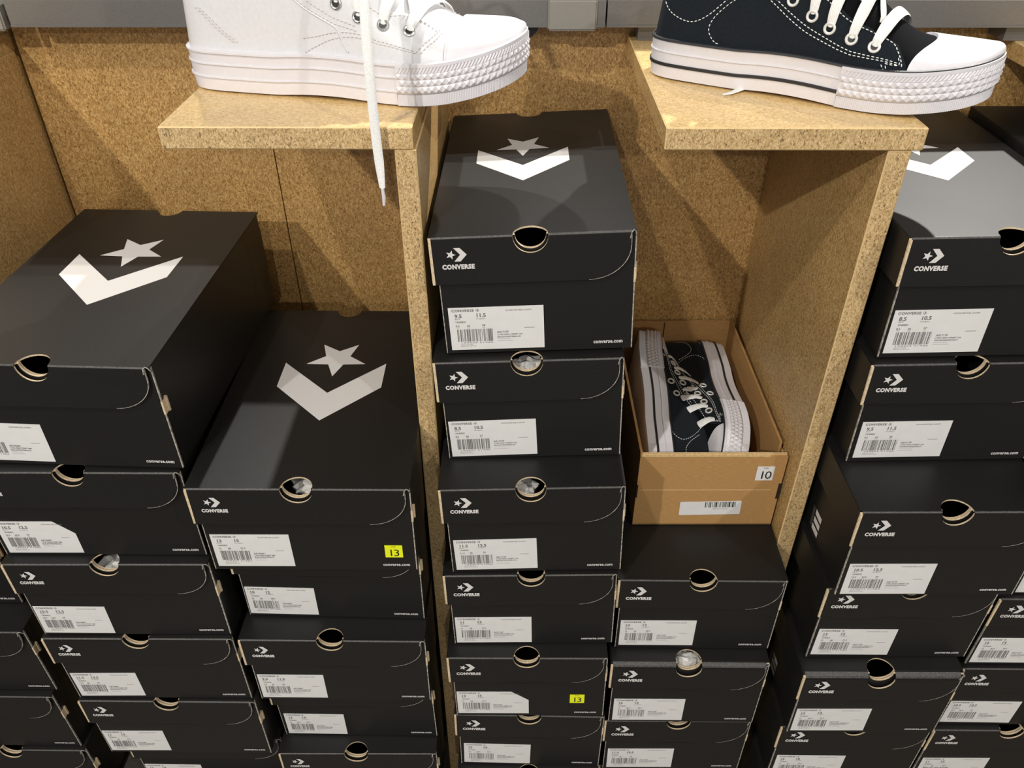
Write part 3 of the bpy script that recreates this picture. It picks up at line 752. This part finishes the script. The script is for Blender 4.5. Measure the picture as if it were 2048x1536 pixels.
# lace tip lying on the shelf below the black sneaker
mb = MB(); P = catmull([(.255,.832,SZ+.003),(.232,.824,SZ+.0022),(.215,.812,SZ+.0022),(.205,.802,SZ+.002),(.196,.797,SZ+.0018)], 6)
mb.tube(P, [.0036]*16+[.0026]*4+[.0017]*(len(P)-20), 0, 8, .0011, [(0,0,1)]*len(P))
o = mb.build('lace_end', (M['lace'],), bs, True); o.matrix_parent_inverse = (Matrix.Translation(bs.location) @ Matrix.Rotation(math.radians(-26.5), 4, 'Z')).inverted()
# ---------------- open brown carton with a pair of sneakers ----------------
CX0, CX1, CY, CZ, CH, CL = .1470, .3265, .736, Z0 - .7725, .1175, .308
ct = thing('open_carton', 'open brown cardboard box holding a pair of black sneakers, marked 10', 'cardboard box', None, ((CX0+CX1)/2, CY, CZ))
mb = MB(); cw = (CX1-CX0)/2; t = .003
mb.box(-cw, cw, 0, t, 0, CH, 0); mb.box(-cw, -cw+t, t, CL, 0, CH+.004, 0); mb.box(cw-t-.002, cw-.002, t+.02, CL, .0, CH+.004, 0)
mb.box(-cw, cw, CL-t, CL, 0, CH+.002, 0); mb.box(-cw, cw, 0, CL, 0, t*.7, 0)
mb.box(-cw+.001, cw-.001, t, t*2, .02, CH+.0022, 1)                # doubled front panel, its cut edge on top
mb.box(-cw+.001, cw-.022, -.0003, t, CH, CH+.0012, 1)
mb.box(-cw+.075, -cw+.0762, CL-t-.0012, CL-t, .01, CH, 2)          # joint line in the back panel
mb.box(cw-.0005, cw+.0030, .010, CL, .02, CH-.012, 0)              # side flap standing a little away
mb.box(-cw-.0004, -cw+.0016, -.0006, .003, CH*.42, CH*.60, 2); mb.box(cw-.0030, cw+.0002, -.0006, .003, CH*.40, CH*.62, 2)
o = mb.build('carton_body', (M['cardboard'], M['cardedge'], M['gap']), ct)
mb = MB(); mb.box(-cw+.004, cw-.012, -.0004, 0, CH*.525, CH*.532, 0); mb.build('score_line', (M['cardedge'],), ct)
s = sticker(ct, M['paper'], '10', .0215, .0230); s.location = (cw-.0345, -.0005, CH-.0385); s['label'] = 'white sticker reading 10'
mb = MB(); W_, H_ = .078, .0235
mb.prism([(.001,0),(W_-.001,0),(W_,.001),(W_,H_-.001),(W_-.001,H_),(.001,H_),(0,H_-.001),(0,.001)], lambda x,z: (x,-.0003,z), lambda x,z: (x,0,z), 0)
bars(mb, W_*.41, W_*.92, H_*.55, H_*.95, 1, -.00045, 5, 24)
write(mb, '000570217 702102', W_*.54, H_*.40, .0022, 2, W_*.24, 0, 1, -.00045)
o = mb.build('barcode_label', (M['paper'], M['black'], M['grey']), ct); o.location = (-cw+.058, -.0005, .018); o.rotation_euler = (0, math.radians(-1.5), 0)
o['label'] = 'white barcode strip label'
ct.rotation_euler = (0, 0, math.radians(.6))
def copy_tree(o, parent=None):
    c = o.copy(); COL.objects.link(c)
    if parent: c.parent = parent
    for ch in list(o.children): copy_tree(ch, c)
    return c
def pair(label, X, Yv, Zv, loc, k):
    c = copy_tree(bs)
    for ch in list(c.children):
        if ch.name.startswith('lace_end'): bpy.data.objects.remove(ch)
    c['label'] = label; c['group'] = 'pair of black sneakers in the carton'
    R_ = Matrix((X, Yv, Zv)).transposed().to_4x4()
    c.matrix_world = Matrix.Translation(loc) @ R_ @ Matrix.Scale(k, 4); return c
def frame(x, z):
    x = Vector(x).normalized(); z = Vector(z); z = (z - x*z.dot(x)).normalized(); return x, z.cross(x), z
pair('black sneaker on its side in the carton, left one, toe at the back', *frame((.02,1,.10),(1,-.02,-.10)), (CX0+.0115, CY+.009, CZ+.059), .905)
pair('black sneaker on its side in the carton, right one, toe at the front', *frame((-.04,-1,-.03),(-1,.04,.12)), (CX1-.024, CY+.298, CZ+.063), .905)
# ---------------- tissue paper seen through the finger holes ----------------
def tissue(label, x, y, z, s, seed):
    rg = random.Random(seed); bm = bmesh.new(); bmesh.ops.create_icosphere(bm, subdivisions=3, radius=1)
    for v in bm.verts:
        q = 1 + rg.uniform(-.22, .22); v.co = Vector((v.co.x*s*1.3*q, v.co.y*s*q, v.co.z*s*.55*q))
    me = bpy.data.meshes.new('tissue'); bm.to_mesh(me); bm.free()
    o = link('tissue_paper', me, None, (M['tissue'],)); o.location = (x, y, Z0 + z); tag(o, label, 'tissue paper'); return o
tissue('crumpled white tissue paper inside the box with the yellow 13 sticker and star lid', -.226, .640, -.612, .017, 1)
tissue('crumpled tissue paper inside the middle stack box with label 8.5', .010, .715, -.507, .016, 2)
tissue('crumpled tissue paper inside the forward middle stack box with label 11.5', .000, .672, -.645, .016, 3)
tissue('bright crumpled tissue paper inside the box two below the brown carton', .222, .650, -.941, .016, 4)
tissue('crumpled tissue paper inside the third box of the left stack', -.480, .642, -.748, .016, 5)
